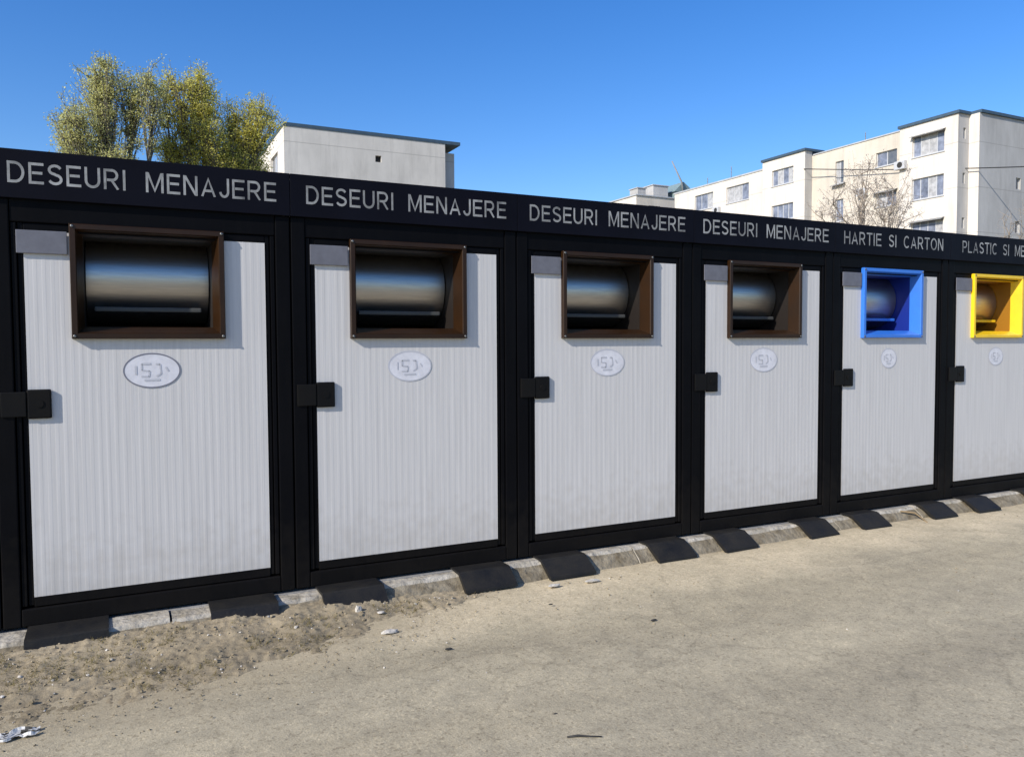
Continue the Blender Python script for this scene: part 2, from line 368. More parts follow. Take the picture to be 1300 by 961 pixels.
# sparse dry grass + crumbs of earth on the verge (uncountable)
rng = random.Random(11)
bm = NB()
for _ in range(3800):
    x = rng.uniform(-3, 2.3); y = rng.uniform(-1.05, -.27)
    if y < edge_y(x)+.05 or mnoise.noise(Vector((x*3, y*3, 12))) < -0.02: continue
    z = soil_h(x, y)
    for _k in range(5):
        a = rng.uniform(0, 6.28); l = rng.uniform(.010, .034); dx, dy = math.cos(a), math.sin(a); w = .0016
        px, py = x+rng.uniform(-.018, .018), y+rng.uniform(-.018, .018)
        v = [bm.verts.new((px-w*dy, py+w*dx, z)), bm.verts.new((px+w*dy, py-w*dx, z)), bm.verts.new((px+dx*l, py+dy*l, z+l*rng.uniform(.2, .9)))]
        bm.faces.new(v)
o = obj('dry_grass', bm, M['grassblade'], recalc=False); o['kind'] = 'stuff'
bm = NB()
for k in range(3700):
    if k < 2600:
        x = rng.uniform(-2.4, 2.4); y = rng.uniform(-1.08, -.24); z = soil_h(x, y)
        if y < edge_y(x)-.04 or z < -.02: continue
        r = rng.uniform(.002, .007) if rng.random() < .94 else rng.uniform(.008, .013)
    elif k < 2760:
        x = rng.uniform(-.5, 2.2); y = edge_y(x)-abs(rng.gauss(0, .12)); z = 0.004; r = rng.uniform(.0015, .006)
    else:
        x = rng.uniform(-.3, 9); y = -.3-abs(rng.gauss(0, .8)); z = 0.0; r = rng.uniform(.0015, .0065)
        if y < -3.5: continue
    mm = Matrix.Translation((x, y, z+.3*r)) @ Matrix.Rotation(rng.uniform(0, 6), 4, 'Z') @ Matrix.Diagonal((1, rng.uniform(.6, 1), rng.uniform(.4, .8), 1))
    rb = bmesh.ops.create_icosphere(bm, subdivisions=1, radius=r, matrix=mm)
    for v in rb['verts']: v.co += Vector((rng.uniform(-r, r), rng.uniform(-r, r), rng.uniform(-r, r)))*.25
    mi = 0 if rng.random() < .88 else 1
    for v in rb['verts']:
        for f in v.link_faces: f.material_index = mi
o = obj('gravel', bm, [M['soil'], M['stone']]); o['kind'] = 'stuff'

# ------------------------------------------------------------------ waste cabinets
PX = 1.43          # pitch
ZB = 0.24          # bottom of the door leaf above the road
FB = 0.098         # underside of the frame
DEP = 1.55
XL, XR = -0.139, 1.291       # outer width of one cabinet; door leaf from 0 to 1.152
g = 0.004

def frame_bm():
    b = NB(); bv = .006
    xa, xb = XL+g, XR-g
    # outer tube posts front
    for s_, (a, c) in ((0, (xa, xa+.078)), (1, (xb-.078, xb))):
        add_box(b, a, c, -.012, .07, FB, 2.225, bv)
        add_box(b, a, c, DEP-.08, DEP, FB, 2.30, bv)
    # rebated jambs beside the door leaf, in two steps
    add_box(b, xa+.084, xa+.106, -.004, .06, FB+.10, 2.11, .003)
    add_box(b, xa+.111, -0.001, .004, .06, FB+.10, 2.112, .003)
    add_box(b, 1.153, xb-.111, .004, .06, FB+.10, 2.112, .003)
    add_box(b, xb-.106, xb-.084, -.004, .06, FB+.10, 2.11, .003)
    # header
    add_box(b, xa+.080, xb-.080, -.006, .07, 2.113, 2.250, bv)
    add_box(b, -.0, 1.152, .002, .06, ZB+1.832, 2.110, .003)
    # bottom rails
    add_box(b, xa+.080, xb-.080, -.012, .07, FB, FB+.088, bv)
    add_box(b, -.0, 1.152, .000, .06, FB+.093, ZB-.002, .003)
    # rear and side rails
    add_box(b, xa+.080, xb-.080, DEP-.08, DEP-.002, FB, FB+.08, bv)
    for a, c in ((xa, xa+.07), (xb-.07, xb)):
        add_box(b, a, c, .072, DEP-.082, FB, FB+.08, bv)
    return b

hole = (.225, .91, 1.33+ZB, 1.85+ZB)
def door_bm():
    b = NB(); rng = random.Random(2)
    # ribbed skin: shallow vertical swages
    xs = []; x = 0.0; pitch_ = .0384
    prof = [(0, 0), (.013, 0), (.0165, .00032), (.0345, .00032), (.0384, 0)]
    k = 0
    while x < 1.1519:
        for px, py in prof[:-1]:
            if x+px < 1.1515: xs.append((x+px, py))
        x += pitch_
    xs.append((1.152, 0)); 
    # make sure there are columns exactly at the hole edges
    def yat(q):
        for (a, ya), (c, yc) in zip(xs, xs[1:]):
            if a <= q <= c: return ya+(yc-ya)*(q-a)/max(1e-6, c-a)
    for q in (hole[0], hole[1]): xs.append((q, yat(q)))
    xs.sort()
    xs = [p for i, p in enumerate(xs) if i == 0 or p[0]-xs[i-1][0] > 1e-4]
    z0, z1 = ZB, ZB+1.83
    def strip(a, c, za, zb_):
        b.faces.new([b.verts.new(p) for p in ((a[0], a[1], za), (c[0], c[1], za), (c[0], c[1], zb_), (a[0], a[1], zb_))])
    for a, c in zip(xs, xs[1:]):
        mid = (a[0]+c[0])/2
        if hole[0] < mid < hole[1]: strip(a, c, z0, hole[2])
        else: strip(a, c, z0, z1)
    # core board behind the skin
    for bx in ((0, hole[0], z0, z1), (hole[1], 1.152, z0, z1), (hole[0], hole[1], z0, hole[2])):
        add_box(b, bx[0], bx[1], .006, .04, bx[2], bx[3])
    bmesh.ops.remove_doubles(b, verts=b.verts, dist=1e-5)
    return b

CX0, CX1, CZ0, CZ1, CY = .200, .935, 1.298+ZB, 1.876+ZB, -.033
def chute_bm():
    """square collar standing proud of the door, with funnel walls running back"""
    b = NB(); rim = .026
    def loop(x0, x1, z0, z1, y): return [b.verts.new(p) for p in ((x0, y, z0), (x1, y, z0), (x1, y, z1), (x0, y, z1))]
    bz = .003
    L0 = loop(CX0, CX1, CZ0, CZ1, -.0005)
    L1 = loop(CX0, CX1, CZ0, CZ1, CY+bz)
    L2 = loop(CX0+bz, CX1-bz, CZ0+bz, CZ1-bz, CY)
    L3 = loop(CX0+rim, CX1-rim, CZ0+rim, CZ1-rim, CY)
    L4 = loop(CX0+rim+.004, CX1-rim-.004, CZ0+rim+.004, CZ1-rim-.004, CY+.006)
    L5 = loop(CX0+rim+.030, CX1-rim-.030, CZ0+rim+.036, CZ1-rim-.026, .060)
    loops = [L0, L1, L2, L3, L4, L5]
    for A, B in zip(loops, loops[1:]):
        for k in range(4): b.faces.new((A[k], A[(k+1) % 4], B[(k+1) % 4], B[k]))
    return b
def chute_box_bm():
    b = NB()   # closed box behind the funnel, shade put into its colour, open to the front
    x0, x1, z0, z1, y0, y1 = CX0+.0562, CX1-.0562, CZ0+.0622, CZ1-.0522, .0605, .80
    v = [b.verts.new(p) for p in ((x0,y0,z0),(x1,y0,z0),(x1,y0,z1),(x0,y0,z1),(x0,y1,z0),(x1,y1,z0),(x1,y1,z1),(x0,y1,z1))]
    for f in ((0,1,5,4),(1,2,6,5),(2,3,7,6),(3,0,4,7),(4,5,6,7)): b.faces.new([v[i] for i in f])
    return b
def drum_bm():
    b = NB(); r, cy, cz = .24, .43, 1.630+ZB; n = 72
    x0, x1 = .262, .873
    ra = [b.verts.new((x0, cy-r*math.cos(t), cz+r*math.sin(t))) for t in [2*math.pi*k/n for k in range(n)]]
    rb = [b.verts.new((x1, v.co.y, v.co.z)) for v in ra]
    for k in range(n):
        f = b.faces.new((ra[k], ra[(k+1) % n], rb[(k+1) % n], rb[k])); f.smooth = True
    b.faces.new([b.verts.new(v.co) for v in ra]); b.faces.new([b.verts.new(v.co) for v in rb[::-1]])
    return b
def lip_bm():
    b = NB()
    add_box(b, .30, .83, .165, .195, 1.445+ZB, 1.470+ZB, .006)
    add_box(b, .30, .34, .19, .26, 1.450+ZB, 1.466+ZB, .003); add_box(b, .79, .83, .19, .26, 1.450+ZB, 1.466+ZB, .003)
    return b
def screw_bm(x, z):
    b = NB(); add_tube(b, [Vector((x, CY, z)), Vector((x, CY-.004, z)), Vector((x, CY-.006, z))], [.008, .007, .004], 12)
    return b
def lock_bm():
    b = NB()
    add_box(b, -.005, .102, -.019, -.002, .900+ZB, 1.046+ZB, .008)
    return b
def arm_bm():
    b = NB(); add_box(b, -.115, -.007, -.022, -.013, .912+ZB, 1.036+ZB, .004)
    add_tube(b, [Vector((.048, -.019, .975+ZB)), Vector((.048, -.023, .975+ZB))], .020, 16)
    return b
def plate_bm():
    b = NB(); add_box(b, -.030, .190, -.016, -.010, 1.720+ZB, 1.834+ZB, .003); return b

def ellipse_sticker(cx, cz, rx, rz, ink, variant):
    b = NB(); n = 48
    def disc(rx_, rz_, y, mi, cx_=cx, cz_=cz):
        f = b.faces.new([b.verts.new((cx_+rx_*math.cos(2*math.pi*k/n), y, cz_+rz_*math.sin(2*math.pi*k/n))) for k in range(n)]); f.material_index = mi
    def ring(rx1, rz1, w, y, mi):
        A = [b.verts.new((cx+rx1*math.cos(2*math.pi*k/n), y, cz+rz1*math.sin(2*math.pi*k/n))) for k in range(n)]
        B = [b.verts.new((cx+(rx1-w)*math.cos(2*math.pi*k/n), y, cz+(rz1-w)*math.sin(2*math.pi*k/n))) for k in range(n)]
        for k in range(n):
            f = b.faces.new((A[k], A[(k+1) % n], B[(k+1) % n], B[k])); f.material_index = mi
    disc(rx, rz, -.0016, 0)
    ring(rx-.001, rz-.001, .007, -.0024, 1 if ink else 2)
    # worn grey print: short soft strokes, no readable characters in the photograph
    rg = random.Random(variant)
    st = [(-.62,.30,-.62,-.25),(-.40,.42,-.05,.42),(-.40,.42,-.40,.02),(-.40,.02,-.10,-.02),(-.10,-.02,-.12,-.38),(-.12,-.38,-.42,-.36),(.14,.40,.30,.40),(.30,.40,.34,-.20),(.34,-.20,.16,-.36),(.52,.20,.62,-.05),(-.3,-.6,.3,-.58)]
    for (ax, az, bx, bz) in st:
        p = Vector((cx+ax*rx*.9, 0, cz+az*rz*.9)); q = Vector((cx+bx*rx*.9, 0, cz+bz*rz*.9))
        d = (q-p).normalized()*.5; nrm = Vector((-d.z, 0, d.x))*rg.uniform(.006, .011)
        f = b.faces.new([b.verts.new(Vector((v.x, -.0030, v.z))) for v in (p+nrm, p-nrm, q-nrm, q+nrm)]); f.material_index = 2
    return b

def arc(cx, cz, rx, rz, a0, a1, n=10):
    return [(cx+rx*math.cos(math.radians(a0+(a1-a0)*k/n)), cz+rz*math.sin(math.radians(a0+(a1-a0)*k/n))) for k in range(n+1)]
SW = .128; h_ = SW/2; T_ = 1-h_
GL = {   # advance width, list of (closed, centre line)
 'D': (.80, [(True, [(h_, h_), (h_, T_), (.34, T_)] + arc(.34, .5, .38, T_-.5, 80, -80) + [(.34, h_)])]),
 'E': (.70, [(False, [(.70, T_), (h_, T_), (h_, h_), (.70, h_)]), (False, [(.155, .52), (.64, .52)])]),
 'S': (.72, [(False, arc(.36, .725, .275, .20, 20, 265) + arc(.36, .285, .285, .21, 82, -160))]),
 'U': (.76, [(False, [(h_, 1)] + arc(.38, .36, .38-h_, .36-h_, 180, 360) + [(.76-h_, 1)])]),
 'R': (.78, [(False, [(h_, 0), (h_, T_), (.42, T_)] + arc(.42, .70, .24, T_-.70, 80, -80) + [(.42, .70-(T_-.70)), (.155, .70-(T_-.70))]), (False, [(.40, .44), (.70, 0)])]),
 'P': (.72, [(False, [(h_, 0), (h_, T_), (.40, T_)] + arc(.40, .69, .24, T_-.69, 80, -80) + [(.40, .69-(T_-.69)), (.155, .69-(T_-.69))])]),
 'I': (.16, [(False, [(h_, 0), (h_, 1)])]),
 'M': (.92, [(False, [(h_, 0), (h_, 1)]), (False, [(.92-h_, 0), (.92-h_, 1)]), (False, [(.10, .97), (.46, .10), (.82, .97)])]),
 'N': (.76, [(False, [(h_, 0), (h_, 1)]), (False, [(.76-h_, 0), (.76-h_, 1)]), (False, [(.10, .96), (.66, .04)])]),
 'A': (.84, [(False, [(.08, 0), (.42, .90), (.76, 0)]), (False, [(.20, .30), (.64, .30)])]),
 'J': (.56, [(False, [(.56-h_, 1)] + arc(.28, .31, .28-h_, .31-h_, 360, 185))]),
 'H': (.76, [(False, [(h_, 0), (h_, 1)]), (False, [(.76-h_, 0), (.76-h_, 1)]), (False, [(.155, .52), (.605, .52)])]),
 'T': (.74, [(False, [(0, T_), (.74, T_)]), (False, [(.37, 0), (.37, .845)])]),
 'C': (.80, [(False, arc(.42, .5, .42-h_, .5-h_, 45, 315, 18))]),
 'O': (.88, [(True, arc(.44, .5, .44-h_, .5-h_, 0, 346, 26))]),
 'L': (.64, [(False, [(h_, 1), (h_, h_), (.64, h_)])]),
 ' ': (.66, []),
}
def letters(text, x0, width, zb, h, y, parent):
    b = NB(); gap = .17
    tot = sum(GL[c][0] for c in text)+gap*(len(text)-1)
    sx = width/tot; x = 0
    for c in text:
        adv, strokes = GL[c]
        for si, (closed, pts) in enumerate(strokes):
            P = [Vector((x+px, pz)) for px, pz in pts]; n = len(P); L_, R_ = [], []
            for i in range(n):
                a = P[i-1] if (i > 0 or closed) else None
                c2 = P[(i+1) % n] if (i < n-1 or closed) else None
                d1 = (P[i]-a).normalized() if a is not None else (c2-P[i]).normalized()
                d2 = (c2-P[i]).normalized() if c2 is not None else d1
                n1 = Vector((-d1.y, d1.x)); n2 = Vector((-d2.y, d2.x)); mm = (n1+n2)
                mm = mm.normalized() if mm.length > 1e-4 else n1
                k = min(1.45, 1/max(.2, mm.dot(n1)))*SW/2
                L_.append(P[i]+mm*k); R_.append(P[i]-mm*k)
            yy = y-.00035*si
            vl = [b.verts.new((x0+p.x*sx, yy, zb+max(0, min(1, p.y))*h)) for p in L_]; vr = [b.verts.new((x0+p.x*sx, yy, zb+max(0, min(1, p.y))*h)) for p in R_]
            for i in range(n if closed else n-1):
                j2 = (i+1) % n; b.faces.new((vl[i], vl[j2], vr[j2], vr[i]))
        x += adv+gap
    return obj('lettering', b, M['letters'], parent)

def sign_bm():
    b = NB(); add_box(b, XL+.0015, XR-.0015, -.030, -.014, 1.985+ZB, 2.222+ZB, .0025)
    add_box(b, XL+.0015, XR-.0015, -.013, .03, 2.200+ZB, 2.2225+ZB)
    return b

cab_labels = [
 'brown hatch waste cabinet at the left end, above the bare earth',
 'brown hatch waste cabinet, second from the left in the row',
 'brown hatch waste cabinet, third from the left in the row',
 'brown hatch waste cabinet directly left of the blue hatch one',
 'white and black waste cabinet with a blue hatch',
 'white and black waste cabinet with a yellow hatch at the right edge']
GRP = 'waste cabinets standing in a row behind the kerb'
signs = [('DESEURI MENAJERE', -.055, 1.27), ('DESEURI MENAJERE', -.05, 1.26), ('DESEURI MENAJERE', -.05, 1.26), ('DESEURI MENAJERE', -.055, 1.27),
         ('HARTIE SI CARTON', -.040, 1.225), ('PLASTIC SI METAL', .02, 1.16)]
first = None
PARTS = {}
cab_labels.append('waste cabinet cut off at the far left edge, only its black post showing')
signs.append(('DESEURI MENAJERE', -.055, 1.27))
for n in (0, 1, 2, 3, 4, 5, -1):
    t = thing('waste_cabinet', cab_labels[n], 'waste cabinet', (n*PX, 0, 0), GRP)
    if n == 0:
        PARTS['frame'] = obj('frame', frame_bm(), M['frame'], t)
        PARTS['sign_board'] = None
        b = NB(); add_box(b, XL+.012, XL+.05, .074, DEP-.084, FB+.083, 2.25, .002); PARTS['sw1'] = obj('side_wall', b, M['panel'], t)
        b = NB(); add_box(b, XR-.05, XR-.012, .074, DEP-.084, FB+.083, 2.25, .002); PARTS['sw2'] = obj('side_wall', b, M['panel'], t)
        b = NB(); add_box(b, XL+.085, XR-.085, DEP-.06, DEP-.02, FB+.083, 2.29, .002); PARTS['bw'] = obj('back_wall', b, M['panel'], t)
        b = NB(); add_box(b, XL+.003, XR-.003, .032, DEP+.04, 2.372, 2.44, .006); PARTS['roof'] = obj('roof', b, M['frame'], t)
        b = NB(); add_box(b, XL+.003, XR-.003, .074, DEP-.002, 2.305, 2.368); PARTS['roofb'] = obj('roof_beam', b, M['rail'], t)
        PARTS['arm'] = None
    else:
        for k in ('frame', 'sw1', 'sw2', 'bw', 'roof', 'roofb'): copy_part(PARTS[k], t)
    # sign board with its own lettering
    sb = obj('sign_board', sign_bm(), M['sign'], t)
    tx, a, w = signs[n]; letters(tx, a, w, 2.058+ZB, .104, -.0312, sb)
    # door leaf
    if n == 0: door_me = None
    if n == 0:
        dr = obj('door', door_bm(), M['panel'], t); PARTS['door_me'] = dr.data
        pl = obj('name_plate', plate_bm(), M['plate'], dr); PARTS['plate'] = pl
    else:
        dr = bpy.data.objects.new('door', PARTS['door_me']); COL.objects.link(dr); dr.parent = t
        copy_part(PARTS['plate'], dr)
    ink = n == 0
    if n < 4: st = ellipse_sticker(.566, 1.130+ZB, .140, .094, ink, n)
    elif n == 4: st = ellipse_sticker(.545, 1.125+ZB, .100, .085, False, n)
    else: st = ellipse_sticker(.575, 1.125+ZB, .110, .085, False, n)
    obj('oval_sticker', st, [M['sticker'], M['sticker_ink'], M['sticker_grey']], dr)
    # hatch
    cm = M['brown'] if n < 4 else (M['blue'] if n == 4 else M['yellow'])
    ch = obj('disposal_hatch', chute_bm(), cm, t)
    obj('hatch_interior', chute_box_bm(), M['dark_shade_in'] if n < 4 else (M['blue_shade_in'] if n == 4 else M['yellow_shade_in']), ch)
    obj('drum_flap', drum_bm(), M['steel'], ch)
    obj('flap_lip', lip_bm(), M['lip'] if n < 4 else cm, ch)
    for sx, sz in ((CX0+.013, CZ1-.013), (CX1-.013, CZ1-.013), (CX0+.013, CZ0+.013), (CX1-.013, CZ0+.013)):
        obj('screw', screw_bm(sx, sz), M['zinc'], ch)
    if n == 0:
        lk = obj('lock_box', lock_bm(), M['rail'], t); obj('lock_arm', arm_bm(), M['rail'], lk); PARTS['lock'] = lk
    else: copy_part(PARTS['lock'], t)

# ------------------------------------------------------------------ ramp flaps over the kerb
def ramp_bm(w, ytop):
    b = NB()
    yb = -.268
    prof = [(-.016, .092), (-.016, .101), (ytop, .104), (ytop-.012, .099), (yb, .022), (yb-.004, .004), (yb+.02, .002), (ytop+.005, .086)]
    n = 10
    rows = [[b.verts.new((w*k/n, py, pz)) for py, pz in prof] for k in range(n+1)]
    for k in range(n):
        for q in range(len(prof)):
            q2 = (q+1) % len(prof); b.faces.new((rows[k][q], rows[k+1][q], rows[k+1][q2], rows[k][q2]))
    b.faces.new(rows[0][::-1]); b.faces.new(rows[-1])
    return b
ramp_where = []
for n in range(6):
    nm = ['leftmost cabinet', 'second cabinet', 'third cabinet', 'fourth cabinet', 'blue hatch cabinet', 'yellow hatch cabinet'][n]
    for s_, (xo, w, yt) in enumerate(((-.03, .36, -.17 if n < 2 else -.125), (.815, .345, -.15 if n < 2 else -.125))):
        x = n*PX+xo
        b = ramp_bm(w*(1 if n < 2 else .93 if n == 2 else .84), min(yt, kerb_y(x)-.012))
        o = obj('kerb_ramp', b, M['rubber'], loc=(x, 0, 0))
        tag(o, f'black ramp plate over the kerb below the {"left" if s_ == 0 else "right"} side of the {nm}', 'ramp', 'black ramp plates laid over the kerb')
        o.rotation_euler.z = R(random.Random(n*2+s_).uniform(-1.2, 1.2))

# ------------------------------------------------------------------ litter
def blob_bm(r, sq=(1, 1, .5), seed=1, jag=.35, sub=2):
    b = NB(); rg = random.Random(seed)
    bmesh.ops.create_icosphere(b, subdivisions=sub, radius=r)
    for v in b.verts:
        k = 1+jag*mnoise.noise(v.co/r*1.3+Vector((seed*3.1, 0, 0)))+rg.uniform(-.08, .08)
        v.co = Vector((v.co.x*sq[0], v.co.y*sq[1], v.co.z*sq[2]))*k
    return b
tag(obj('stone', blob_bm(.020, (1, .9, 1.1), 3), M['stone'], loc=(1.56, -.36, .045)), 'small whitish stone at the kerb foot below the second cabinet', 'stone', 'pale stones lying by the kerb')
tag(obj('stone', blob_bm(.030, (1.4, .8, .35), 5), M['stone'], loc=(1.64, -.67, .008)), 'flat pale stone at the tip of the earth strip beside the asphalt', 'stone', 'pale stones lying by the kerb')
tag(obj('stone', blob_bm(.017, (1.3, .9, .4), 8), M['stone'], loc=(1.67, -.41, .024)), 'tiny pale stone just right of the whitish stone at the kerb foot', 'stone', 'pale stones lying by the kerb')
tag(obj('stone', blob_bm(.026, (1.6, .8, .35), 9), M['stone'], loc=(2.79, -.375, .008)), 'flat pale stone at the third cabinet ramp foot, left one of two', 'stone', 'pale stones lying by the kerb')
tag(obj('stone', blob_bm(.028, (1.8, .7, .3), 12), M['stone'], loc=(3.05, -.40, .008)), 'flat pale stone at the third cabinet ramp foot, right one of two', 'stone', 'pale stones lying by the kerb')
for (x, y, r, sd, lb) in ((1.83, -1.02, .018, 21, 'dark crumb on the asphalt beyond the tip of the earth strip'),
                          (2.60, -.67, .014, 22, 'dark crumb on the sandy road in front of the third cabinet'),
                          (2.97, -1.15, .019, 23, 'dark crumb out on the road in front of the third cabinet'),
                          (1.958, -1.857, .016, 24, 'dark crumb near the bottom middle of the road')):
    tag(obj('debris_crumb', blob_bm(r*.7, (1.5, .6, .35), sd, .5), M['darkbit'], loc=(x, y, .006)), lb, 'debris', 'dark crumbs on the road')
# crumpled wrapper
b = NB(); rg = random.Random(4)
gw = 14
vv = [[b.verts.new((-.10+.26*i/gw, -.055+.10*j/gw+.012*math.sin(i*.9), .008+.030*abs(mnoise.noise(Vector((i*.30, j*.35, 2))))+.002*rg.random())) for j in range(gw+1)] for i in range(gw+1)]
for i in range(gw):
    for j in range(gw):
        if (i-gw/2)**2+(j-gw/2)**2 > (gw*.56)**2 or (i > 8 and 5 < j < 9): continue
        f = b.faces.new((vv[i][j], vv[i+1][j], vv[i+1][j+1], vv[i][j+1])); f.material_index = 1 if (mnoise.noise(Vector((i*.35, j*.6, 7))) > .12) else 0
bmesh.ops.delete(b, geom=[v for v in b.verts if not v.link_faces], context='VERTS')
bmesh.ops.solidify(b, geom=b.faces[:], thickness=.0012)
for v in b.verts: v.co.x *= .7; v.co.y *= .75; v.co.z *= .7
tag(obj('crumpled_wrapper', b, [M['paper'], M['darkbit']], loc=(-.01, -1.06, 0)), 'crumpled white and black wrapper lying at the edge of the asphalt', 'litter')
def twig(pts, r, loc, lb, mm):
    b = NB(); add_tube(b, [Vector(p) for p in pts], [r, r*1.1, r*.9, r*.6][:len(pts)], 6)
    tag(obj('twig', b, mm, loc=loc), lb, 'twig')
twig([(-.05, .02, .012), (-.01, .005, .016), (.03, -.01, .010), (.07, -.035, .012)], .004, (1.95, -2.07, 0), 'thin dark twig lying on the road near the bottom edge', M['darkbit'])
twig([(-.09, .10, .075), (.02, .05, .06), (.03, -.04, .012), (-.02, -.10, .010)], .007, (6.38, -.22, 0), 'bent dark twig leaning off the kerb below the blue hatch cabinet', M['drystem'])

# ------------------------------------------------------------------ buildings
def wall_with_holes(b, axis, plane, u0, u1, z0, z1, holes, out, depth=.18, mi=0):
    """vertical wall skin on plane axis=plane, spanning u0..u1; holes = (ua, ub, za, zb); out = +-1 outward direction"""
    us = sorted({u0, u1, *[h[0] for h in holes], *[h[1] for h in holes]})
    zs = sorted({z0, z1, *[h[2] for h in holes], *[h[3] for h in holes]})
    def P(u, z, d=0):
        q = plane - out*d
        return (q, u, z) if axis == 'x' else (u, q, z)
    for a, c in zip(us, us[1:]):
        for e, f_ in zip(zs, zs[1:]):
            mu, mz = (a+c)/2, (e+f_)/2
            if any(h[0] < mu < h[1] and h[2] < mz < h[3] for h in holes): continue
            fc = b.faces.new([b.verts.new(P(*q)) for q in ((a, e), (c, e), (c, f_), (a, f_))]); fc.material_index = mi
    for (a, c, e, f_) in holes:
        r = [(a, e), (c, e), (c, f_), (a, f_)]
        for k in range(4):
            q1, q2 = r[k], r[(k+1) % 4]
            fc = b.faces.new([b.verts.new(P(*q1)), b.verts.new(P(*q2)), b.verts.new(P(*q2, depth)), b.verts.new(P(*q1, depth))]); fc.material_index = mi
def window(parent, axis, plane, h, out, cols=2, mat_g='glass', depth=.12, shelf=False):
    (a, c, e, f_) = h; fr = NB(); w = .06
    def bx(b, u0, u1, z0, z1, d0, d1, mi=0):
        p0, p1 = sorted((plane-out*d0, plane-out*d1))
        if axis == 'x': add_box(b, p0, p1, u0, u1, z0, z1, mi=mi)
        else: add_box(b, u0, u1, p0, p1, z0, z1, mi=mi)
    bx(fr, a, a+w, e, f_, depth, depth+.06); bx(fr, c-w, c, e, f_, depth, depth+.06)
    bx(fr, a+w, c-w, e, e+w, depth, depth+.06); bx(fr, a+w, c-w, f_-w, f_, depth, depth+.06)
    for k in range(1, cols):
        u = a+(c-a)*k/cols; bx(fr, u-.03, u+.03, e+w, f_-w, depth+.002, depth+.055)
    if shelf: bx(fr, a-.05, c+.05, e-.07, e-.01, -.06, .10)
    o = obj('window', fr, M['wframe'], parent)
    pn = NB(); rw = random.Random(int(a*97+f_*31))
    for k in range(cols):
        mi = rw.choice((0, 0, 1, 2)) if cols > 1 else 0
        bx(pn, a+(c-a)*k/cols+.032, a+(c-a)*(k+1)/cols-.032, e+w*.5, f_-w*.5, depth+.022, depth+.034, mi)
    obj('pane', pn, [M[mat_g], M['curtain'], M['curtain_pale']], o)
    return o
def quad(b, pts, mi=0):
    f = b.faces.new([b.verts.new(p) for p in pts]); f.material_index = mi

# --- long apartment block at the right, running away from the camera
blk = thing('apartment_block', 'long white apartment block with projecting window bays behind the right end of the row', 'apartment block', (0, 0, 0))
b = NB(); fl = 2.83
XB, XRc, XG = 48.16, 48.93, 49.24
rows5 = [15.20-fl*k for k in range(5)]
h_bay1 = [(28.95, 31.25, t-1.38, t) for t in rows5]
h_rec1 = [(33.0, 34.7, t-.25-1.0, t-.25) for t in rows5] + [(37.5, 38.25, t-.12-1.65, t-.12) for t in rows5]
h_bay2 = [(41.66, 43.95, t+.25-1.25, t+.25) for t in rows5]
h_rec2 = [(47.4, 50.2, t+.08-1.4, t+.08) for t in rows5] + [(51.95, 54.5, t+.08-1.4, t+.08) for t in rows5]
h_log = [(48.66, 48.92, t-.78, t-.1) for t in rows5]
h_gab = [(53.1, 53.6, t-.9, t-.15) for t in rows5[1:]]
ZT1, ZR1, ZT2, ZR2 = 15.95, 16.02, 16.35, 15.95
wall_with_holes(b, 'x', XB, 28.02, 32.2, 0, ZT1, h_bay1, -1, mi=0)
wall_with_holes(b, 'x', XRc, 32.2, 40.5, 0, ZR1, h_rec1, -1, mi=1)
wall_with_holes(b, 'x', XB, 40.5, 45.0, 0, ZT2, h_bay2, -1, mi=0)
wall_with_holes(b, 'x', XRc, 45.0, 57.5, 0, ZR2, h_rec2, -1, mi=0)
wall_with_holes(b, 'y', 28.02, XB, XG, 0, ZT1, h_log, -1, mi=2)  # return beside the bay, its shade painted as grey
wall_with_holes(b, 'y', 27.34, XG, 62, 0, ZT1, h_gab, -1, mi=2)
quad(b, [(XG, 27.34, 0), (XG, 28.02, 0), (XG, 28.02, ZT1), (XG, 27.34, ZT1)], 0)
quad(b, [(XB, 40.5, 0), (XRc, 40.5, 0), (XRc, 40.5, ZT2), (XB, 40.5, ZT2)], 2)  # bay returns in grey, shade put into the colour
quad(b, [(XB, 32.2, 0), (XRc, 32.2, 0), (XRc, 32.2, ZT1), (XB, 32.2, ZT1)], 2)
quad(b, [(XB, 45.0, 0), (XRc, 45.0, 0), (XRc, 45.0, ZT2), (XB, 45.0, ZT2)], 2)
quad(b, [(XRc, 57.5, 0), (62, 57.5, 0), (62, 57.5, ZR2), (XRc, 57.5, ZR2)], 2)
quad(b, [(62, 27.34, 0), (62, 57.5, 0), (62, 57.5, 15.9), (62, 27.34, 15.9)], 2)
# floor slabs close the openings from inside
for k in range(6):
    quad(b, [(XRc+.3, 28.3, 1.2+fl*k), (61.9, 28.3, 1.2+fl*k), (61.9, 57.3, 1.2+fl*k), (XRc+.3, 57.3, 1.2+fl*k)], 2)
obj('wall', b, [M['bwhite'], M['bcream'], M['grey_and_shade']], blk, recalc=False)
for bx_, mm in (((XB-.12, XG+.002, 27.90, 32.3, ZT1+.004, ZT1+.19), 'trim'), ((XG+.008, 62.1, 27.22, 32.3, ZT1+.004, ZT1+.19), 'trim'),
                ((XB-.12, XRc+1.2, 40.38, 45.1, ZT2+.004, ZT2+.19), 'trim'), ((XRc-.06, 62, 32.31, 40.37, ZR1+.004, ZR1+.09), 'trim_light'),
                ((XRc-.06, 62, 45.11, 57.6, ZR2+.004, ZR2+.13), 'trim_light'), ((XRc+1.21, 62, 40.38, 45.1, ZR2-.2, ZR2+.10), 'trim_light')):
    b = NB(); add_box(b, *bx_); obj('roof', b, M[mm], blk)
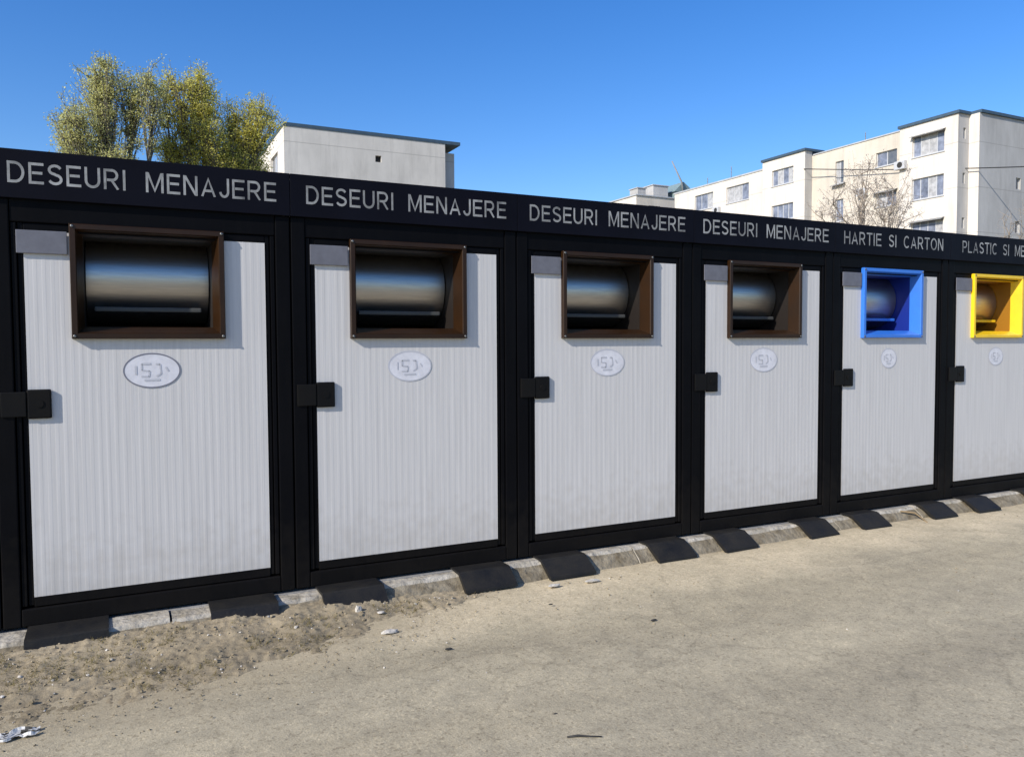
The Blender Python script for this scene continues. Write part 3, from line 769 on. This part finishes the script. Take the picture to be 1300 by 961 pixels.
for hs_, ax, pl_, cols, gl in ((h_bay1, 'x', XB, 4, None), (h_rec1, 'x', XRc, 2, None), (h_bay2, 'x', XB, 4, None), (h_rec2, 'x', XRc, 3, None), (h_log, 'y', 28.02, 1, 'glass'), (h_gab, 'y', 27.34, 1, 'glass')):
    for k, h in enumerate(hs_):
        g_ = gl or ('curtain' if (k % 2 == 0 and cols > 2) or k % 3 == 1 else 'glass')
        window(blk, ax, pl_, h, -1, cols, g_, shelf=(ax == 'x'))
# sloping sun canopies over some openings
for (u0, u1, z) in ((28.85, 31.3, rows5[0]+.06), (28.85, 31.3, rows5[2]+.06), (32.9, 34.8, rows5[1]-.16), (37.3, 38.5, rows5[0]-1.78)):
    px_ = XB if u0 < 32 else XRc
    b = NB(); v = [(px_, u0, z), (px_, u1, z), (px_-.32, u1, z-.13), (px_-.32, u0, z-.13)]
    quad(b, v); quad(b, [(q[0], q[1], q[2]-.03) for q in v][::-1])
    quad(b, [v[2], v[3], (v[3][0], v[3][1], v[3][2]-.03), (v[2][0], v[2][1], v[2][2]-.03)])
    obj('canopy', b, M['pole'], blk)
b = NB(); add_tube(b, [Vector((XRc-.07, 32.45, .2)), Vector((XRc-.07, 32.45, ZR1))], .06, 8); obj('downpipe', b, M['pole'], blk)
b = NB(); add_tube(b, [Vector((XRc-.07, 45.3, .2)), Vector((XRc-.07, 45.3, ZR2))], .06, 8); obj('downpipe', b, M['pole'], blk)

for (px_, y, z) in ((XRc, 35.3, 12.1), (XRc, 36.4, 9.4), (XRc, 50.9, 13.2), (XB, 31.6, 13.2)):
    b = NB(); add_box(b, px_-.32, px_-.002, y, y+.8, z, z+.55, .02); add_tube(b, [Vector((px_-.32, y+.35, z+.28)), Vector((px_-.335, y+.35, z+.28))], .2, 14, mi=1)
    obj('air_conditioner', b, [M['wframe'], M['darkbit']], blk)

# --- gable block in the middle
gb = thing('apartment_block', 'beige windowless gable end of an apartment block with one tiny vent, behind the tree', 'apartment block')
b = NB(); Zm = 15.08
hv = [(15.55, 15.95, 13.42, 13.84)]
wall_with_holes(b, 'y', 45.8, 9.74, 20.42, 0, Zm, hv, -1, depth=.3)
quad(b, [(20.42, 45.8, 0), (20.42, 46.7, 0), (20.42, 46.7, Zm), (20.42, 45.8, Zm)], 2)
quad(b, [(20.42, 46.7, 0), (21.45, 46.7, 0), (21.45, 46.7, Zm-.35), (20.42, 46.7, Zm-.35)], 2)
quad(b, [(21.45, 46.7, 0), (21.45, 62, 0), (21.45, 62, Zm-.35), (21.45, 46.7, Zm-.35)], 2)
quad(b, [(9.74, 62, 0), (21.45, 62, 0), (21.45, 62, Zm), (9.74, 62, Zm)], 2)
h_s = [(48.0, 50.6, t-1.4, t) for t in [14.0-fl*k for k in range(5)]] + [(53, 54.5, t-1.2, t) for t in [14.0-fl*k for k in range(5)]]
wall_with_holes(b, 'x', 9.74, 45.8, 62, 0, Zm, h_s, -1, mi=1)
obj('wall', b, [M['gable'], M['bwhite'], M['grey_and_shade']], gb, recalc=False)
b = NB(); add_box(b, 9.70, 21.52, 45.76, 62.04, Zm+.004, Zm+.22); obj('roof', b, M['trim'], gb)
for k, h in enumerate(h_s): window(gb, 'x', 9.74, h, -1, 3 if k < 5 else 2, 'curtain' if k % 2 else 'glass', shelf=True)
b = NB(); add_box(b, 15.52, 15.98, 46.02, 46.06, 13.39, 13.87); obj('vent', b, M['dark_shade_in'], gb)

# --- distant block
db = thing('apartment_block', 'far low looking white block with huts on its roof, left of the long block', 'apartment block')
b = NB(); Zd = 16.55
wall_with_holes(b, 'y', 62.0, 47.6, 58, 0, Zd, [(49.2, 50.6, Zd-2.2, Zd-.9), (52.4, 53.8, Zd-2.2, Zd-.9)], -1, mi=1)
wall_with_holes(b, 'x', 47.6, 62, 71, 0, Zd, [(63.2, 65, Zd-2.2, Zd-.9), (67, 69, Zd-2.2, Zd-.9)], -1, mi=0)
quad(b, [(58, 62, 0), (58, 71, 0), (58, 71, Zd), (58, 62, Zd)]); quad(b, [(47.6, 71, 0), (58, 71, 0), (58, 71, Zd), (47.6, 71, Zd)])
obj('wall', b, [M['bwhite'], M['bcream']], db, recalc=False)
b = NB(); add_box(b, 47.5, 58.1, 61.9, 71.1, Zd+.004, Zd+.12); obj('roof', b, M['trim_light'], db)
for h in ((49.2, 50.6, Zd-2.2, Zd-.9), (52.4, 53.8, Zd-2.2, Zd-.9)): window(db, 'y', 62.0, h, -1, 2)
for h in ((63.2, 65, Zd-2.2, Zd-.9), (67, 69, Zd-2.2, Zd-.9)): window(db, 'x', 47.6, h, -1, 2)
for (x0, x1, y0, y1, hh) in ((48.2, 49.2, 62.6, 64, .75), (50.3, 52.2, 62.8, 65, 1.25)):
    b = NB(); add_box(b, x0, x1, y0, y1, Zd+.13, Zd+.13+hh, .02); add_box(b, x0-.08, x1+.08, y0-.08, y1+.08, Zd+.135+hh, Zd+.22+hh)
    obj('roof_hut', b, M['grey_and_shade'], db)
b = NB()
v = [(52.8, 62.5, Zd+.9), (55.6, 62.5, Zd+.9), (54.0, 62.5, Zd+2.0), (52.8, 66.5, Zd+.9), (55.6, 66.5, Zd+.9), (54.0, 66.5, Zd+2.0)]
quad(b, [v[0], v[1], v[2]]); quad(b, [v[3], v[4], v[5]]); quad(b, [v[0], v[2], v[5], v[3]]); quad(b, [v[1], v[2], v[5], v[4]]); quad(b, [v[0], v[1], v[4], v[3]])
add_box(b, 53, 55.4, 62.7, 66.3, Zd+.13, Zd+.89)
obj('roof_lantern', b, M['roofgreen'], db)
b = NB(); add_tube(b, [Vector((53.9, 62.3, Zd+.1)), Vector((53.6, 62.3, 18.4)), Vector((52.3, 62.3, 20.5))], [.10, .09, .06], 6)
tag(obj('leaning_mast', b, M['pole']), 'thin leaning mast sticking up from the far rooftop', 'mast')

# small ones on roofs
for (x, y, z, hh) in ((49.3, 50, ZR2+.13, 1.1), (49.6, 53.5, ZR2+.13, .8), (49.4, 36, ZR1+.09, .7)):
    b = NB(); add_tube(b, [Vector((x, y, z)), Vector((x, y, z+hh))], .03, 6)
    for q in (.55, .8): add_tube(b, [Vector((x-.3, y-.25, z+hh*q)), Vector((x+.3, y+.25, z+hh*q))], .015, 4)
    obj('aerial', b, M['pole'], blk)

# --- cable across the long block, from its second bay to a street pole beyond the frame
b = NB(); A = Vector((XB-.05, 40.55, 14.95)); B = Vector((50.2, 9.0, 9.9)); pts = []
for k in range(25):
    t = k/24; p = A.lerp(B, t); p.z -= 1.6*4*t*(1-t)*.25; pts.append(p)
add_tube(b, pts, .035, 5)
tag(obj('overhead_cable', b, M['cable']), 'thin black overhead cable crossing in front of the long white apartment block', 'cable')
b = NB(); add_tube(b, [Vector((50.2, 9, -.02)), Vector((50.2, 9, 10.4))], [.16, .10], 10); add_box(b, 49.6, 50.8, 8.95, 9.05, 9.7, 9.85)
tag(obj('utility_pole', b, M['pole']), 'grey utility pole with a short crossarm that carries the overhead cable', 'pole')

# ------------------------------------------------------------------ trees
def make_tree(label, base, clumps, leaf, nleaf, seed, wood='bark', lsize=.075, twigs=26, trunk_r=.20, split=3.2, cat='tree'):
    rg = random.Random(seed)
    t = thing('deciduous_tree', label, cat, base)
    bw = NB(); bl = NB()
    fork = Vector((0, 0, split))
    add_tube(bw, [Vector((0, 0, -.05)), Vector((.03, .02, split*.5)), fork], [trunk_r*1.25, trunk_r, trunk_r*.85], 10)
    def bend(a, c, k, amp):
        pts = []
        off = Vector((rg.uniform(-1, 1), rg.uniform(-1, 1), rg.uniform(-.3, .8)))*amp
        for i in range(k+1):
            s_ = i/k; p = a.lerp(c, s_) + off*math.sin(math.pi*s_) + Vector((rg.uniform(-1, 1), rg.uniform(-1, 1), rg.uniform(-1, 1)))*amp*.12*(0 < i < k)
            pts.append(p)
        return pts
    for (cx, cy, cz, r, dens) in clumps:
        c = Vector((cx, cy, cz))
        limb = bend(fork+Vector((rg.uniform(-.08, .08), rg.uniform(-.08, .08), 0)), c+Vector((0, 0, -r*.2)), 7, .35)
        add_tube(bw, limb, [trunk_r*(.55-.45*i/7) for i in range(8)], 6)
        nt_ = int(twigs*dens)
        for _ in range(nt_):
            st = limb[rg.choice((4, 5, 6, 7))]
            while True:
                d = Vector((rg.uniform(-1, 1), rg.uniform(-1, 1), rg.uniform(-1, 1)))
                if d.length < 1: break
            e = c + d*r*1.05 + Vector((0, 0, .15*r))
            tw = bend(st, e, 4, .14); add_tube(bw, tw, [.020, .014, .010, .007, .004], 4, cap=False)
            ends = [(tw, 1.0)]
            for _2 in range(4):
                s0 = tw[rg.choice((1, 2, 3))]
                e2 = s0 + Vector((rg.uniform(-1, 1), rg.uniform(-1, 1), rg.uniform(-.5, 1.0)))*r*.5
                t2 = bend(s0, e2, 3, .06); add_tube(bw, t2, [.010, .008, .006, .003], 3, cap=False); ends.append((t2, .6))
            for tt, wgt in ends:
                for _3 in range(int(nleaf*wgt)):
                    s_ = rg.random()**.6*(len(tt)-1); i = min(int(s_), len(tt)-2)
                    p = tt[i].lerp(tt[i+1], s_-i) + Vector((rg.gauss(0, 1), rg.gauss(0, 1), rg.gauss(0, 1)))*.07
                    a = Vector((rg.gauss(0, 1), rg.gauss(0, 1), rg.gauss(0, 1)-.3)).normalized()
                    q = a.cross(Vector((rg.gauss(0, 1), rg.gauss(0, 1), rg.gauss(0, 1)))).normalized()
                    L_ = lsize*rg.uniform(.6, 1.3); W_ = L_*.34
                    bl.faces.new([bl.verts.new(v) for v in (p, p+a*L_*.5+q*W_, p+a*L_, p+a*L_*.5-q*W_)])
    obj('trunk', bw, M[wood], t, recalc=False)
    obj('crown', bl, M[leaf], t, recalc=False)
    return t
def C_(px, pz, r, d, bx, dy=0): return (px-bx, dy, pz+.24, r*1.22, d)
bx = .35
make_tree('tall olive green tree with sparse spring leaves, the left one behind the row', (bx, 25, 0),
  [C_(.07, 9.75, .80, 1.1, bx, .3), C_(-.62, 8.6, .72, 1, bx, -.4), C_(.85, 10.05, .62, .7, bx, .5), C_(.15, 8.5, .75, .8, bx, .9), C_(-.55, 7.4, .7, .9, bx, .2),
   C_(.45, 7.2, .7, .8, bx, -.8), C_(1.15, 9.5, .35, .5, bx, 0), C_(-1.0, 7.9, .5, .6, bx, .7), C_(.2, 10.45, .35, .5, bx, -.3), C_(0.3, 6.2, .9, .7, bx, .4), C_(1.6, 10.1, .55, .8, bx, -.2), C_(-.1, 10.1, .5, .7, bx, .1), C_(-1.05, 8.6, .45, .5, bx, .1)],
  'leaf_olive', 22, 7, split=3.4, twigs=48, lsize=.064)
bx = 3.3
make_tree('bushy yellow green spring tree, the right one behind the row', (bx, 26, 0),
  [C_(2.45, 10.4, .68, 1.0, bx, -.2), C_(3.3, 10.45, .68, 1.0, bx, .4), C_(3.35, 9.5, .6, .8, bx, -.3), C_(2.2, 8.3, .68, 1.3, bx, .1), C_(3.3, 8.6, .75, 1.3, bx, -.6), C_(4.25, 8.9, .65, .8, bx, .3),
   C_(5.2, 10.0, .62, 1.0, bx, .2), C_(5.55, 9.3, .45, .5, bx, -.3), C_(2.7, 7.3, .9, 1.4, bx, .5), C_(4.3, 7.7, .65, .9, bx, -.4), C_(3.1, 10.9, .45, .6, bx, .1), C_(4.3, 9.75, .55, .7, bx, .1), C_(4.8, 9.1, .5, .7, bx, -.2), C_(5.0, 8.4, .55, .6, bx, .2), C_(3.95, 8.1, .5, .8, bx, .2), C_(2.0, 9.9, .5, .6, bx, .1), C_(2.6, 9.3, .4, .5, bx, .1), C_(3.4, 6.2, 1.1, 1, bx, 0), C_(5.2, 7.8, .6, .4, bx, 0)],
  'leaf_yellow', 24, 19, split=3.6, twigs=48, lsize=.064)
# bare tree before the long block
bx = 28.2
make_tree('bare thin branched tree with faint pale blossom before the long white block', (bx, 18, 0),
  [C_(26.1, 7.0, .8, .6, bx, .2), C_(27.2, 7.9, .8, .6, bx, -.3), C_(28.2, 8.5, .7, .6, bx, .3), C_(29.5, 7.9, .9, .6, bx, .1), C_(28.4, 6.9, 1.0, .8, bx, -.4), C_(30.4, 7.0, .7, .5, bx, .2), C_(25.3, 6.3, .6, .5, bx, 0), C_(27, 6.2, .9, .7, bx, 0)],
  'blossom', 14, 23, wood='twig', lsize=.05, twigs=22, trunk_r=.13, split=3.0)

bx = 31.9
make_tree('small pale bare tree in front of the grey gable at the right edge', (bx, 14, 0),
  [C_(30.9, 5.5, .7, .5, bx, .1), C_(31.8, 6.2, .6, .5, bx, -.2), C_(32.8, 5.9, .7, .5, bx, .2), C_(32.2, 5.0, .8, .5, bx, 0)],
  'blossom', 3, 31, wood='twig', lsize=.045, twigs=20, trunk_r=.09, split=2.4)
